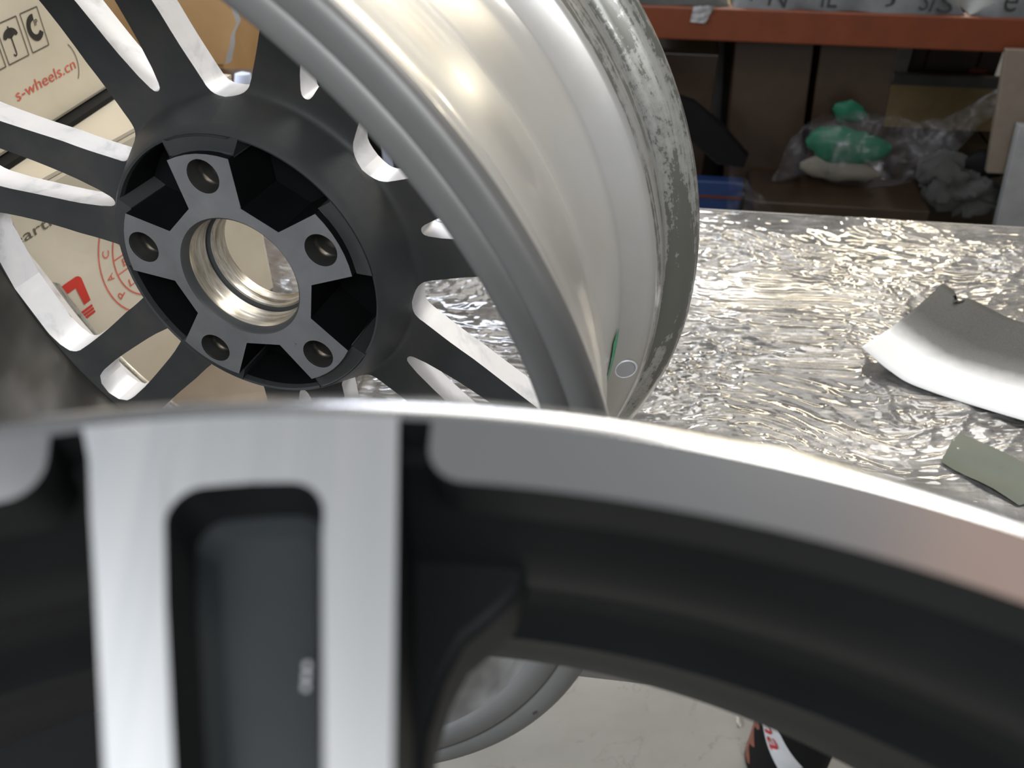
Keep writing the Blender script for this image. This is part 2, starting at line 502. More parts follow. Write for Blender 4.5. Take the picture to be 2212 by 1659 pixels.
# seven double spokes
def interp(tab, x):
    xs = [t[0] for t in tab]; ys = [t[1] for t in tab]
    return float(np.interp(x, xs, ys))
HW = [(85.9, 0), (86.3, 4), (87, 7), (88, 9.2), (89.5, 11), (91, 12.2), (95, 14.2), (100, 16.4), (107, 19.6), (115, 23.0), (128, 28), (140, 33.4), (160, 41.5),
      (175, 47), (183, 49.6), (187, 50.0), (190, 48.5), (192.5, 43), (194, 34), (194.6, 0)]
SL = [(94.9, 0), (95.2, 1.2), (96, 2.2), (98, 3.2), (105, 5.2), (121, 8.2), (140, 10.2), (163, 12.4), (181, 12.8), (186, 11.6), (190, 7.5), (191.6, 0)]
ROWS = [(74.0, 36), (74.1, 9), (74.5, 5.6), (75.6, 5.0), (77.4, 7.2), (79, 10.6), (82, 17.4), (85, 24.2), (85.9, 26.0), (86.3, 26.8), (87, 27.8), (88, 28.6),
        (89.5, 29.3), (91, 29.6), (93, 29.9), (94.9, 30), (95.2, 30), (96, 30), (98, 30), (101, 30), (105, 30), (111, 30), (118, 30), (126, 30), (135, 30),
        (145, 29.8), (155, 29.4), (165, 28.8), (173, 28.2), (179, 27.6), (183, 27), (186, 26.5), (188, 26.2), (190, 25.8), (191, 25.5), (191.6, 25.4),
        (192.5, 25.2), (193.3, 25), (194, 24.8), (194.6, 24.6), (197.8, 24.6)]
def zfront(r): return interp([(71, 41), (90, 46), (110, 46), (170, 46), (200, 46)], r)
def make_spoke():
    V = []; F = []; I = []
    K = 7
    rows = ROWS
    for side in (1, -1):
        base = len(V); n = len(rows)
        info = []
        for (r, zb) in rows:
            hw = interp(HW, r) if 85.9 < r < 194.6 else 0
            sl = interp(SL, r) if 94.9 < r < 191.6 else 0
            wa = pi / 7 - asin(min(.99, hw / r)); sa = asin(sl / r)
            info.append((r, zb, sa, wa, sl > 0, hw > 0))
            for back in (1, 0):
                z = zb if back else max(zfront(r), zb + 2)
                for k in range(K):
                    a = side * (sa + (wa - sa) * k / (K - 1))
                    V.append((r * mm * cos(a), r * mm * sin(a), z * mm))
        def vi(i, back, k): return base + (i * 2 + (0 if back else 1)) * K + k
        rowstart = len(F)
        for i in range(n - 1):
            for back in (1, 0):
                for k in range(K - 1):
                    F.append((vi(i, back, k), vi(i + 1, back, k), vi(i + 1, back, k + 1), vi(i, back, k + 1))); I.append(0)
            if info[i][4] or info[i + 1][4]:
                F.append((vi(i, 1, 0), vi(i, 0, 0), vi(i + 1, 0, 0), vi(i + 1, 1, 0))); I.append(1)
            if info[i][5] or info[i + 1][5]:
                F.append((vi(i, 1, K - 1), vi(i + 1, 1, K - 1), vi(i + 1, 0, K - 1), vi(i, 0, K - 1))); I.append(1)
        for k in range(K - 1):     # inner wall (pocket side)
            F.append((vi(0, 1, k), vi(0, 1, k + 1), vi(0, 0, k + 1), vi(0, 0, k))); I.append(0)
        for q in range(K - 1): I[rowstart + q] = 2  # pocket wall set black, recess shade put into the colour
    return V, F, I
V, F, I = make_spoke()
sp0 = mk('double_spoke', V, F, [M['graphite'], M['side'], M['black']], wheel, smooth=32, idx=I, merge=2e-6)
sp0.rotation_euler.z = rad(-20.8)
for k in range(1, 7):
    c = sp0.copy(); COL.objects.link(c); c.parent = wheel; c.rotation_euler.z = rad(-20.8 + 360 / 7 * k)

# hub: star mounting pad, floor plate, wedges under the arms
star = []
for k in range(5):
    a = 72 * k
    arc = [(66.8 + .6 * cos(rad(t * 6)), t) for t in (-15.2, -10, -5, 0, 5, 10, 15.2)]
    for r, t in [(41.6, -24.0), (42.0, -21.5)] + arc + [(42.0, 21.5), (41.6, 24.0)]:
        star.append((r * mm * cos(rad(a + t)), r * mm * sin(rad(a + t))))
lugs = [circle(8.8 * mm, 32, 56 * mm * cos(rad(72 * k)), 56 * mm * sin(rad(72 * k))) for k in range(5)]
V, F, S = prism(star, [circle(34.4 * mm, 64)] + lugs, 0, .036)
pad = mk('hub_pad', V, F, [M['pad'], M['black']], wheel, smooth=30, idx=[0 if s == 0 else 1 for s in S])  # side walls black: pocket shade put into their colour
bevel(pad, .0006, 2)
V, F, S = prism(circle(80 * mm, 96), [circle(34.4 * mm, 64)] + lugs, .0345, .038)
mk('hub_plate', V, F, M['black'], wheel, smooth=30)
for k in range(5):
    a0 = 72 * k; arc = [(63, t) for t in range(-16, 17, 2)] + [(75.0, t) for t in range(17, -17, -2)]
    pts = [(r * mm * cos(rad(a0 + t)), r * mm * sin(rad(a0 + t))) for r, t in arc]
    pts = [(max(r, 66.9) * mm * cos(rad(a0 + t)), max(r, 66.9) * mm * sin(rad(a0 + t))) for r, t in arc]
    v, f, sd = prism(pts, [], .0045, .036)
    bevel(mk('hub_collar', v, f, M['graphite'], wheel, smooth=30), .0008)

bore_prof = [(34.4, 0), (33.4, .8), (32.5, 4.5), (32.3, 5.0), (32.3, 12), (31.7, 12.6), (31.7, 19.0), (32.6, 19.6), (32.6, 21.2), (30.4, 21.8), (29.4, 22.2), (29.2, 24.5),
             (30.0, 25.0), (30.0, 26.4), (28.8, 27.0), (28.6, 33), (34.4, 33)]
pf = [(r * mm, z * mm) for r, z in bore_prof]
V, F = lathe(pf, 96)
idx = []
for i in range(96):
    for k in range(len(pf)):
        idx.append(1 if k < 3 or 6 < k < 9 else 0)
mk('hub_bore', V, F, [M['bore'], M['graphite']], wheel, smooth=40, idx=idx)

lp = [(8.85, .4), (8.5, .9), (8.5, 5.5), (8.1, 6.0), (8.1, 10.0), (8.4, 10.6), (8.4, 12), (7.4, 15), (7.2, 16), (7.2, 31), (8.8, 31)]
pf = [(r * mm, z * mm) for r, z in lp]
V, F = lathe(pf, 32)
seat = mk('lug_seat', V, F, M['darksteel'], wheel, smooth=40)
seat.location = (56 * mm, 0, 0)
for k in range(1, 5):
    c = seat.copy(); COL.objects.link(c); c.parent = wheel
    c.location = (56 * mm * cos(rad(72 * k)), 56 * mm * sin(rad(72 * k)), 0)

# valve hole on the sloped wall of the well
def ring_patch(a_deg, r, z, tilt, prof, n=28):
    v, f = lathe(prof, n, closed=False)
    a = rad(a_deg)
    Nn = Vector((cos(a) * cos(tilt), sin(a) * cos(tilt), -sin(tilt)))
    T = Vector((-sin(a), cos(a), 0)); Bn = Nn.cross(T)
    c = Vector((r * cos(a), r * sin(a), z))
    return [c + T * p[0] + Bn * p[1] + Nn * p[2] for p in v], f
v, f = ring_patch(107.7, .2040, .0268, rad(65), [(.0052, -.004), (.0050, .0003), (.0056, .0006), (.0062, .0001)])
mk('valve_hole', v, f, M['side'], wheel, smooth=40, label='round pale valve hole')
v, f = ring_patch(107.7, .2034, .0271, rad(65), [(.0001, 0.0009), (.0051, 0.0009)])
mk('valve_light_disc', v, f, M['white'], wheel, smooth=0)  # white disc stands in for light showing through the valve hole
# green sticker in the well
V = []; F = []
for i in range(9):
    for j in range(4):
        a = rad(99.0 + 9.5 * i / 8); z = .0035 + .014 * j / 3
        V.append((.1972 * cos(a), .1972 * sin(a), z))
for i in range(8):
    for j in range(3): F.append((i * 4 + j, (i + 1) * 4 + j, (i + 1) * 4 + j + 1, i * 4 + j + 1))
mk('sticker', V, F, M['greentape'], wheel, label='green sticker inside the rim well')

# ------------------------------------------------------------------ polished wheel in the foreground
MB = basis((-.0213, -.1274, 1.0404), (-.0477, .9271, .3719), (.9986, .0531, -.0043), (-.0237, .3712, -.9283))
wb = empty('polished_wheel', mat=MB, label='polished face alloy wheel with dark windows lying face up in the foreground', cat='wheel')
Z0 = -8.1
po = [(230.0, -8.1), (231.4, -8.0), (233.6, -6.6), (235.6, -3.8), (236.8, 0), (237.0, 4), (236, 6.5)]
pb = [(233, 9), (228, 16), (226, 30), (227, 60), (222, 66), (229, 72), (231, 100), (233, 112), (241, 116), (243, 121), (240, 126.5), (233, 126.6)]
pi_ = [(231.6, 126), (229.4, 113), (228, 100), (227.2, 88), (225.2, 78), (225.0, 70), (227.4, 60), (227.2, 50), (224.0, 38), (222.0, 30), (221.8, 24), (222.8, 17), (226.2, 10), (227.4, 5), (227.2, -.5), (229.6, -.6)]
allp = [(r * mm, z * mm) for r, z in po + pb + pi_]
V, F = lathe(allp, 260)
idx = []
for i in range(260):
    for k in range(len(allp)):
        idx.append(0 if (k < len(po) - 1) else 1)
mk('rim_barrel', V, F, [M['ring'], M['black']], wb, smooth=50, idx=idx)

PITCH = 360 / 7
def yc(x): return -1.3 - (x - 225) * .126
LE = [(231, -22.2), (225, -20.2), (218, -18.6), (209, -16.3), (190, -11.6), (165, -5.8), (130, 1.2), (75, 9.5)]
RE = [(231, 17.6), (225, 17.6), (207, 17.7), (189, 17.8), (165, 19.3), (130, 22.6), (75, 28)]
PL = [(214, -9.4), (207, -8.1), (190, -4.7), (165, .6), (125, 7.8)]
PR = [(214, 9.0), (207, 9.5), (189, 10.8), (165, 13.0), (125, 16.8)]
def fillet(cx, cy, r, a0, a1, n=7):
    return [(cx + r * cos(rad(a0 + (a1 - a0) * i / n)), cy + r * sin(rad(a0 + (a1 - a0) * i / n))) for i in range(n + 1)]
def arcy(R, y0, y1, n=10):
    return [(sqrt(R * R - y * y), y) for y in [y0 + (y1 - y0) * i / n for i in range(n + 1)]]
def make_bspoke():
    out = LE[::-1][:-1] + arcy(230.6, -21.9, 17.6, 12) + RE[1:]
    out = [(x * mm, y * mm) for x, y in out]
    hole = PL[::-1][:-1] + [(216.5, -9.7)] + fillet(216.5, -5.3, 4.4, -90, 0) + [(221.2, 0)] + fillet(216.7, 4.6, 4.4, 0, 90) + PR
    hole = [(x * mm, y * mm) for x, y in hole]
    V, F, S = prism(out, [hole], Z0 * mm, (Z0 + 30) * mm)
    return V, F, S, hole
V, F, S, hole = make_bspoke()
bs0 = mk('double_spoke', V, F, [M['polish'], M['black']], wb, smooth=30, idx=[0 if s == 0 else 1 for s in S])
bevel(bs0, .0007, 3)
# pocket: sloping walls and a floor, as one shell per spoke
def pocket():
    cx = sum(p[0] for p in hole) / len(hole)
    V = []; F = []; n = len(hole)
    levels = [(.1, 0), (9, .10), (11.5, .27), (12, .30)]
    for dz, t in levels:
        for x, y in hole:
            xc = min(max(x, .135), .212); ycn = .5 * (np.interp(xc * 1000, [p[0] for p in PL[::-1]], [p[1] for p in PL[::-1]]) + np.interp(xc * 1000, [p[0] for p in PR[::-1]], [p[1] for p in PR[::-1]])) * mm
            V.append((x + (xc - x) * t, y + (ycn + .0006 - y) * t * 1.15, (Z0 + dz) * mm))
    for l in range(len(levels) - 1):
        for i in range(n):
            j = (i + 1) % n
            F.append((l * n + i, l * n + j, (l + 1) * n + j, (l + 1) * n + i))
    F.append(tuple(range((len(levels) - 1) * n, len(levels) * n)))
    return V, F
V, F = pocket()
pk0 = mk('spoke_pocket', V, F, [M['pocket'], M['black']], bs0, smooth=30, idx=[0] * len(F))
pk0.data.polygons.foreach_set('material_index', [1 if i < 1 * len(hole) else 0 for i in range(len(F))])
# drafted flank that swells out of the spoke side towards the back of the rim
fl = [(150, 12), (165, 13.5), (189, 12), (215, 10), (231, 12), (229.5, 34), (223, 36.5), (215, 33), (211.6, 29), (208.5, 24.9), (203, 21.8), (196, 19.6), (185, 18.3), (165, 19.4), (150, 20.5)]
V, F, S = prism([(x * mm, y * mm) for x, y in fl], [], .0235, .047)
fk0 = mk('spoke_flank', V, F, M['black'], bs0, smooth=30); bevel(fk0, .0015, 3)
for k in range(1, 7):
    c = bs0.copy(); COL.objects.link(c); c.parent = wb; c.rotation_euler.z = rad(PITCH * k)
    for q in (pk0, fk0):
        d = q.copy(); COL.objects.link(d); d.parent = c
# ring face between the spokes, with rounded inner corners beside the milled notches
a0 = rad(5.45); a1 = rad(PITCH - 6.4)
pts = []
for i in range(41): a = a0 + (a1 - a0) * i / 40; pts.append((230.6 * mm * cos(a), 230.6 * mm * sin(a)))
Ri = 221.8
def corner(ac, sgn):
    q = []
    for i in range(7):
        t = i / 6 * pi / 2
        r = Ri + 4.6 * (1 - cos(t)) if sgn > 0 else Ri + 4.6 * (1 - cos(t))
        a = ac + sgn * (4.6 / Ri) * (1 - sin(t))
        q.append((r * mm * cos(a), r * mm * sin(a)))
    return q
ca = corner(a1, -1)[::-1]; cb = corner(a0, 1)
inn = []
for i in range(31):
    a = (a1 - 4.6 / Ri) + ((a0 + 4.6 / Ri) - (a1 - 4.6 / Ri)) * i / 30
    inn.append((Ri * mm * cos(a), Ri * mm * sin(a)))
pts = pts + ca + inn[1:-1] + cb
V, F, S = prism(pts, [], Z0 * mm, 2 * mm)
rf0 = mk('rim_face', V, F, [M['ring'], M['black']], wb, smooth=0, idx=[0 if s == 0 else 1 for s in S])
for k in range(1, 7):
    c = rf0.copy(); COL.objects.link(c); c.parent = wb; c.rotation_euler.z = rad(PITCH * k)
V, F, S = prism(circle(82 * mm, 64), [circle(32 * mm, 40)], (Z0 + .5) * mm, (Z0 + 40) * mm)
mk('hub', V, F, M['black'], wb, smooth=30)
# pale specks on the pocket wall
for i in range(3):
    v, f = box(.1985 + .0012 * i, .1992 + .0012 * i, .0062, .0068, .0010, .0014)
    mk('pale_mark', v, f, M['side'], bs0, smooth=0)

# ------------------------------------------------------------------ cartons on the left
h1 = Vector((.3122, .95, 0)); n1 = Vector((.95, -.3122, 0)); T0 = Vector((-.2420, .7468, .7495))
def text_mesh(body, size, res=3):
    cu = bpy.data.curves.new('t', 'FONT'); cu.body = body; cu.size = size; cu.resolution_u = res
    ob = bpy.data.objects.new('t', cu); COL.objects.link(ob)
    bpy.context.view_layer.update()
    me = bpy.data.meshes.new_from_object(ob.evaluated_get(bpy.context.evaluated_depsgraph_get()))
    v = [tuple(x.co) for x in me.vertices]; f = [tuple(p.vertices) for p in me.polygons]
    bpy.data.objects.remove(ob); bpy.data.meshes.remove(me); bpy.data.curves.remove(cu)
    return v, f
class Face:
    """flat print on a carton: s along the face, t up"""
    def __init__(s, o, h, n): s.o, s.h, s.n = o, h, n
    def p(s, a, b, off=.0004): return s.o + s.h * a + Vector((0, 0, b)) + s.n * off
    def poly(s, pts, off=.0004):
        return [s.p(a, b, off) for a, b in pts], [tuple(range(len(pts)))]
    def rect(s, a0, a1, b0, b1): return s.poly([(a0, b0), (a1, b0), (a1, b1), (a0, b1)])
    def bar(s, p, q, w):
        d = Vector((q[0] - p[0], q[1] - p[1])).normalized(); m_ = Vector((-d.y, d.x)) * w / 2
        return s.poly([(p[0] - m_.x, p[1] - m_.y), (q[0] - m_.x, q[1] - m_.y), (q[0] + m_.x, q[1] + m_.y), (p[0] + m_.x, p[1] + m_.y)])
    def ring(s, c, r, w, a0=0, a1=360, n=64):
        V = []; F = []
        for i in range(n + 1):
            a = rad(a0 + (a1 - a0) * i / n)
            for rr in (r - w / 2, r + w / 2): V.append(s.p(c[0] + rr * cos(a), c[1] + rr * sin(a)))
        for i in range(n): F.append((2 * i, 2 * i + 1, 2 * i + 3, 2 * i + 2))
        return V, F
    def text(s, body, a, b, width=None, height=None, rot=0, center=False, shear=0):
        v, f = text_mesh(body, 1)
        xs = [p[0] for p in v]; ys = [p[1] for p in v]
        x0, x1, y0, y1 = min(xs), max(xs), min(ys), max(ys)
        sx = width / (x1 - x0); sy = height / (y1 - y0)
        out = []
        for x, y, _ in v:
            x = (x - x0) * sx; y = (y - y0) * sy
            if center: x -= width / 2; y -= height / 2
            c, q = cos(rot), sin(rot)
            out.append(s.p(a + x * c - y * q, b + x * q + y * c))
        return out, f

def carton(name, o, h, n, s0, s1, t1, depth, mat, label, t0=0):
    root = empty(name, tuple(o + h * (s0 + s1) / 2 - n * depth / 2), label=label, cat='box', group='cream wheel cartons stacked on the bench')
    bpy.context.view_layer.update()
    inv = root.matrix_world.inverted()
    def R(a, d, z): p = o + h * a - n * d; return (p.x, p.y, o.z + z)
    V, F = rbox(R, s0, s1, 0, depth, t0, t1)
    b = mk('body', V, F, mat, smooth=0); b.parent = root; b.matrix_parent_inverse = inv; bevel(b, .003, 2)
    # closing flaps on the top, meeting at a seam
    for d0, d1 in ((.0, depth / 2 - .001), (depth / 2 + .001, depth)):
        V, F = rbox(R, s0 + .001, s1 - .001, d0 + .0005, d1, t1, t1 + .0025)
        b = mk('flap', V, F, mat, smooth=0); b.parent = root; b.matrix_parent_inverse = inv
    return root, inv
def put(root, inv, name, geo, mat, **kw):
    o = mk(name, geo[0], geo[1], mat, smooth=0, **kw); o.parent = root; o.matrix_parent_inverse = inv; return o

c1, i1 = carton('wheel_carton', T0, h1, n1, -.30, 0, .2125, .45, M['cream'], 'lower cream carton with red logo and round red stamp, standing on the bench')
f1 = Face(T0, h1, n1)
put(c1, i1, 'printed_word', f1.text('eartis', -.2655, .1838, width=.0415, height=.0068), M['inkfade'], label='dark lettering eartis')
# round stamp
C = (-.1530, .1265)
put(c1, i1, 'stamp', merge_geo(f1.ring(C, .0522, .0011), f1.ring(C, .0378, .0011), f1.bar((C[0] - .0365, .1335), (C[0] + .0365, .1335), .0009),
    f1.bar((C[0] - .0368, .1215), (C[0] + .0368, .1215), .0009)), M['redfade'], label='round red stamp')
for ch, ang in (('P', 207), ('A', 184), ('C', 160), ('K', 137), ('T', 244), ('A', 264), ('R', 284)):
    a = rad(ang); r = .0450
    put(c1, i1, 'stamp_letter', f1.text(ch, C[0] + r * cos(a), C[1] + r * sin(a), width=.0058, height=.0068, rot=a - pi / 2, center=True), M['redfade'])
for tx, s_, t_, w_ in (('BL', -.182, .1245, .012), ('L5', -.182, .1065, .011), ('O', -.1805, .141, .007)):
    put(c1, i1, 'stamp_letter', f1.text(tx, s_, t_, width=w_, height=.0062), M['redfade'])
# logo
br = [(-.262, .1412)] + [(-.2285 + .0052 * sin(rad(t)), .1360 + .0052 * cos(rad(t))) for t in range(0, 81, 16)] + [(-.2223, .1182), (-.2290, .1182), (-.2312, .1335), (-.262, .1335)]
pl = [(-.262, .1162), (-.2405, .1160)] + [(-.2400 + .0042 * cos(rad(t)), .1203 + .0042 * sin(rad(t))) for t in range(-80, 91, 17)] + [(-.262, .1245)]
lg = [f1.poly(br), f1.poly(pl)]
for k in range(3):
    y0 = .1138 - k * .0027
    lg.append(f1.poly([(-.262, y0 - .0009), (-.2222 + .0003 * k, y0 - .0009), (-.2224 + .0003 * k, y0 + .0011), (-.262, y0 + .0011)]))
put(c1, i1, 'printed_logo', merge_geo(*lg), M['red'], label='red bracket logo with stripes')

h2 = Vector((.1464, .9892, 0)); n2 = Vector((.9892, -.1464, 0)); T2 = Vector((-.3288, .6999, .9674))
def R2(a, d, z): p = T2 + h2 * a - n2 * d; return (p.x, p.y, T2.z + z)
V, F = rbox(R2, -.30, .055, -.0105, .30, -.0022, .0012)  # black sheet stands in for the shadow under the upper carton
mk('gap_shadow_sheet', V, F, M['blackm'], smooth=0, label='thin black sheet standing in for the shadow gap between the two cream cartons', cat='sheet')
T2b = T2 + Vector((0, 0, .0015))
c2, i2 = carton('wheel_carton', T2b, h2, n2, -.32, .012, .215, .42, M['cream'], 'upper cream carton with umbrella symbols, stacked on the stamped carton')
f2 = Face(T2 + Vector((0, 0, -.0025)), h2, n2)
def frame(a0, a1, b0, b1, w=.0008):
    return [f2.bar((a0, b0), (a1, b0), w), f2.bar((a1, b0), (a1, b1), w), f2.bar((a1, b1), (a0, b1), w), f2.bar((a0, b1), (a0, b0), w)]
put(c2, i2, 'symbol_frame', merge_geo(*(frame(-.1062, -.0833, .0546, .0806) + frame(-.0787, -.0587, .0546, .0808) + frame(-.133, -.1098, .0546, .0806))), M['inkfade'])
um = [(-.1030, .0705)] + [(-.0950 + .0078 * cos(rad(t)), .0705 + .0052 * sin(rad(t))) for t in range(170, -1, -17)] + [(-.0890, .0696), (-.0912, .0706), (-.0950, .0690), (-.0988, .0704), (-.1010, .0694)]
hook = [f2.bar((-.0950, .0700), (-.0950, .0595), .0011), f2.ring((-.0965, .0595), .0015, .0010, 180, 360, 12), f2.bar((-.0950, .0770), (-.0950, .0755), .0010)]
put(c2, i2, 'umbrella_symbol', merge_geo(f2.poly(um), *hook), M['ink'], label='black umbrella keep-dry symbol')
put(c2, i2, 'wheel_symbol', merge_geo(f2.ring((-.0675, .0690), .0068, .0042, 80, 325, 28), f2.text('IP', -.0672, .0698, width=.0042, height=.0040)), M['ink'],
    label='black C-shaped rim symbol')
put(c2, i2, 'printed_word', f2.text('s-wheels.cn', -.1105, .0308, width=.0745, height=.0078), M['redfade'], label='faded red lettering s-wheels.cn')
put(c2, i2, 'printed_line', merge_geo(f2.ring((-.050, .0360), .018, .0008, -45, 45, 14)), M['inkfade'])

# tan carton and bits behind
tc = empty('tan_carton', (-.65, 1.3, 0), label='torn tan cardboard carton behind the cream cartons, top of the picture', cat='box')
tinv = Matrix.Translation((.65, -1.3, 0))
def tadd(name, V, F, mat, **kw):
    o = mk(name, V, F, mat, smooth=0, **kw); o.parent = tc; o.matrix_parent_inverse = tinv; return o
edge = [(-.363, 1.25), (-.366, .93), (-.371, .905), (-.368, .888), (-.379, .872), (-.383, .858), (-.390, .846), (-.394, .834)]
pts = [(-.80, .82), ] + [(x, z) for x, z in edge[::-1]] + [(-.80, 1.25)]
v, f, s = prism(pts, [], 0, .004)
tadd('front_panel', [(x, 1.2 + z, y) for x, y, z in v], f, M['tan'])
V = []; F = []
for x, z in edge: V += [(x - .001, 1.1988, z), (x + .006 + random.uniform(-.001, .003), 1.1988, z + .004)]
for i in range(len(edge) - 1): F.append((2 * i, 2 * i + 1, 2 * i + 3, 2 * i + 2))
tadd('torn_edge', V, F, M['white'], label='pale torn paper edge')
V, F = box(-.80, -.40, 1.204, 1.45, .0, 1.24)
tadd('body', V, F, M['tan'])
V, F = box(-.80, -.350, 1.06, 1.199, 0, .828)
mk('brown_carton', V, F, M['brown'], smooth=0, label='dark brown carton edge below the torn tan carton', cat='box')
V, F = lathe([(.001, .020), (.010, .016), (.013, .0), (.010, -.016), (.001, -.02)], 14, closed=False)
mk('foam_block', [(x - .343, y * .6 + 1.10, z * .7 + .8415) for x, y, z in V], F, M['bluewhite'], label='small bluish white foam lump beside the torn tan carton', cat='foam')
V, F = box(-.199, -.184, 1.25, 1.254, .0, .735)
mk('foam_strip', V, F, M['bluewhite'], smooth=0, label='narrow bluish white strip seen through the wheel window by the rim', cat='foam')
V, F = box(-.345, .12, 1.33, 1.9, .0, .80)  # black block added as a stand-in for the dark background
mk('dark_backdrop', V, F, M['blackm'], smooth=0, label='dark cabinet standing in for the dark background behind the bench, seen through the wheel windows', cat='backdrop')

# ------------------------------------------------------------------ pallet rack behind the bench
rr = Vector((.9905, -.1374, 0)); rn = Vector((.1374, .9905, 0)); R0 = Vector((.35, 2.2, 0))
def RK(u, v, z): p = R0 + rr * u + rn * v; return (p.x, p.y, z)
rack = empty('pallet_rack', (.35, 2.2, 0), label='orange pallet rack behind the bench with goods on its shelf', cat='rack')
rinv = Matrix.Translation((-.35, -2.2, 0))
def radd(name, geo, mat, bev=0, **kw):
    o = mk(name, geo[0], geo[1], mat, smooth=0, **kw); o.parent = rack; o.matrix_parent_inverse = rinv
    if bev: bevel(o, bev)
    return o
radd('beam', rbox(RK, -1.1, 1.95, 0, .045, .588, .664), M['orange'], .004)
radd('beam', rbox(RK, -1.1, 1.95, 1.36, 1.40, .590, .660), M['orange'], .004)
radd('gap_shade_board', rbox(RK, .36, .66, .50, .51, .081, .585), M['blackm'])  # black board added to darken the gap between the cartons
radd('lower_beam', rbox(RK, -1.1, 1.95, .02, .065, .03, .085), M['orange'], .004)
for u in (-1.16, 1.95):
    for v in (0, 1.35): radd('upright', rbox(RK, u, u + .06, v, v + .05, 0, 1.0), M['steel'])
for i in range(8): radd('shelf_board', rbox(RK, -1.1 + .38 * i, -.735 + .38 * i, .046, 1.36, .630, .656), M['wood'])
for i in range(8): radd('deck_board', rbox(RK, -1.1 + .38 * i, -.73 + .38 * i, .066, 1.36, .055, .080), M['brown'])

def rthing(name, geo, mat, label, cat, bev=0, smooth=0, group=None):
    o = mk(name, geo[0], geo[1], mat, smooth=smooth, label=label, cat=cat, group=group)
    if bev: bevel(o, bev)
    return o
def lean(geo, du):     # shear along the rack so that an upright box leans
    return [(x + rr.x * du * z, y + rr.y * du * z, z) for x, y, z in geo[0]], geo[1]
rthing('brown_carton', lean(rbox(RK, .260, .457, .10, .42, .081, .585), -.086), M['brown'], 'tall dark brown carton under the orange beam, left of the gap', 'box', .003, group='brown cartons in the rack')
rthing('brown_carton', lean(rbox(RK, .476, .664, .10, .42, .081, .585), -.09), M['brown'], 'tall dark brown carton under the orange beam, right of the gap', 'box', .003, group='brown cartons in the rack')
rthing('brown_carton', rbox(RK, -.30, .182, .15, .50, .081, .512), M['brown'], 'wide dark carton beside the rim edge, lower than its neighbours', 'box', .003, group='brown cartons in the rack')
rthing('timber_batten', rbox(RK, -.30, .243, .55, .60, .440, .466), M['wood'], 'pale timber batten above the wide dark carton', 'board')
rthing('pale_board', rbox(RK, -.2, .30, .62, .65, .08, .435), M['white'], 'pale panel in the slit behind the brown cartons', 'board')
V, F = rbox(RK, .84, 1.25, .86, .89, .232, .266)
rthing('grey_rail', (V, F), M['steel'], 'grey rail at the back of the rack above the yellow board', 'rail')
rthing('yellow_board', rbox(RK, .83, 1.25, .87, .90, .081, .230), M['wood'], 'pale yellow board standing behind the plastic bag', 'board')
for k, (a, b, z1, mt) in enumerate(((.845, .90, .33, 'white'), (.905, .948, .345, 'brown'), (.953, 1.118, .34, 'brown'), (1.125, 1.19, .34, 'brown'))):
    rthing('small_carton', rbox(RK, a, b, .93, 1.05, .10, z1), M[mt],
           ['small pale carton at the back, first beside the tall brown one', 'narrow brown carton at the back beside the pale one',
            'wider brown carton at the back above the grey rail', 'small brown carton at the back near the right post'][k], 'box', .002, group='small cartons at the back of the rack')
rthing('red_strip', rbox(RK, 1.10, 1.155, .925, .93, .262, .278), M['can_red'], 'short red strip at the back near the right post', 'strip')
rthing('timber_post', lean(rbox(RK, .927, 1.12, -.03, -.01, .30, .603), -.176), M['kraft'], 'tan cardboard sheet hanging at the right edge under the orange beam', 'board', .002)
rthing('white_board', lean(rbox(RK, .948, 1.15, -.07, -.045, .0, .44), -.125), M['white'], 'pale board leaning at the lower right edge of the rack', 'board', .002)
V, F = rbox(RK, -.05, .29, .05, .09, .081, .20)
crate = rthing('plastic_crate', (V, F), M['blue'], 'dark blue crate low down beside the wheel rim', 'crate', .004)
o = mk('red_stripe', *rbox(RK, -.05, .29, .046, .05, .152, .158), M['orange'], crate, smooth=0)
# leaning black slab
pts = [(.02, .47), (.121, .442), (.200, .385), (.275, .312), (.268, .282), (.20, .285), (.10, .36), (.02, .38)]
v, f, s = prism(pts, [], 0, .03)
rthing('black_slab', ([RK(x, -.03 + z, y) for x, y, z in v], f), M['blackm'], 'black rounded slab poking out beside the wheel rim', 'slab', .003, 30)
pts = [(.060, .40), (.112, .395), (.100, .37), (.075, .335)]
v, f, s = prism(pts, [], 0, .003)
rthing('paper_scrap', ([RK(x, .01 + z, y) for x, y, z in v], f), M['white'], 'pale paper triangle above the black slab', 'paper')

# film sheet draped low on the left of the bag
def rsheet(name, pts4, mat, label, cat, amp=.01, n=24, off=.0):
    V = []; F = []
    c = [Vector((*p, 0)) for p in pts4]
    for i in range(n):
        for j in range(n):
            s, t = i / (n - 1), j / (n - 1)
            p = (c[0] * (1 - s) + c[1] * s) * (1 - t) + (c[3] * (1 - s) + c[2] * s) * t
            a = amp * (float(vnoise(np.array(s * 7.), np.array(t * 7.), 1)) * 2 - 1 + .5 * float(vnoise(np.array(s * 19.), np.array(t * 17.), 2)))
            V.append(RK(p.x, off + a, p.y))
    for i in range(n - 1):
        for j in range(n - 1): F.append((i * n + j, (i + 1) * n + j, (i + 1) * n + j + 1, i * n + j + 1))
    return mk(name, V, F, mat, smooth=60, label=label, cat=cat)
rsheet('plastic_sheet', [(.24, .09), (.42, .09), (.38, .19), (.22, .33)], M['film'], 'rumpled clear plastic below the brown cartons', 'plastic film', .015, off=-.14)

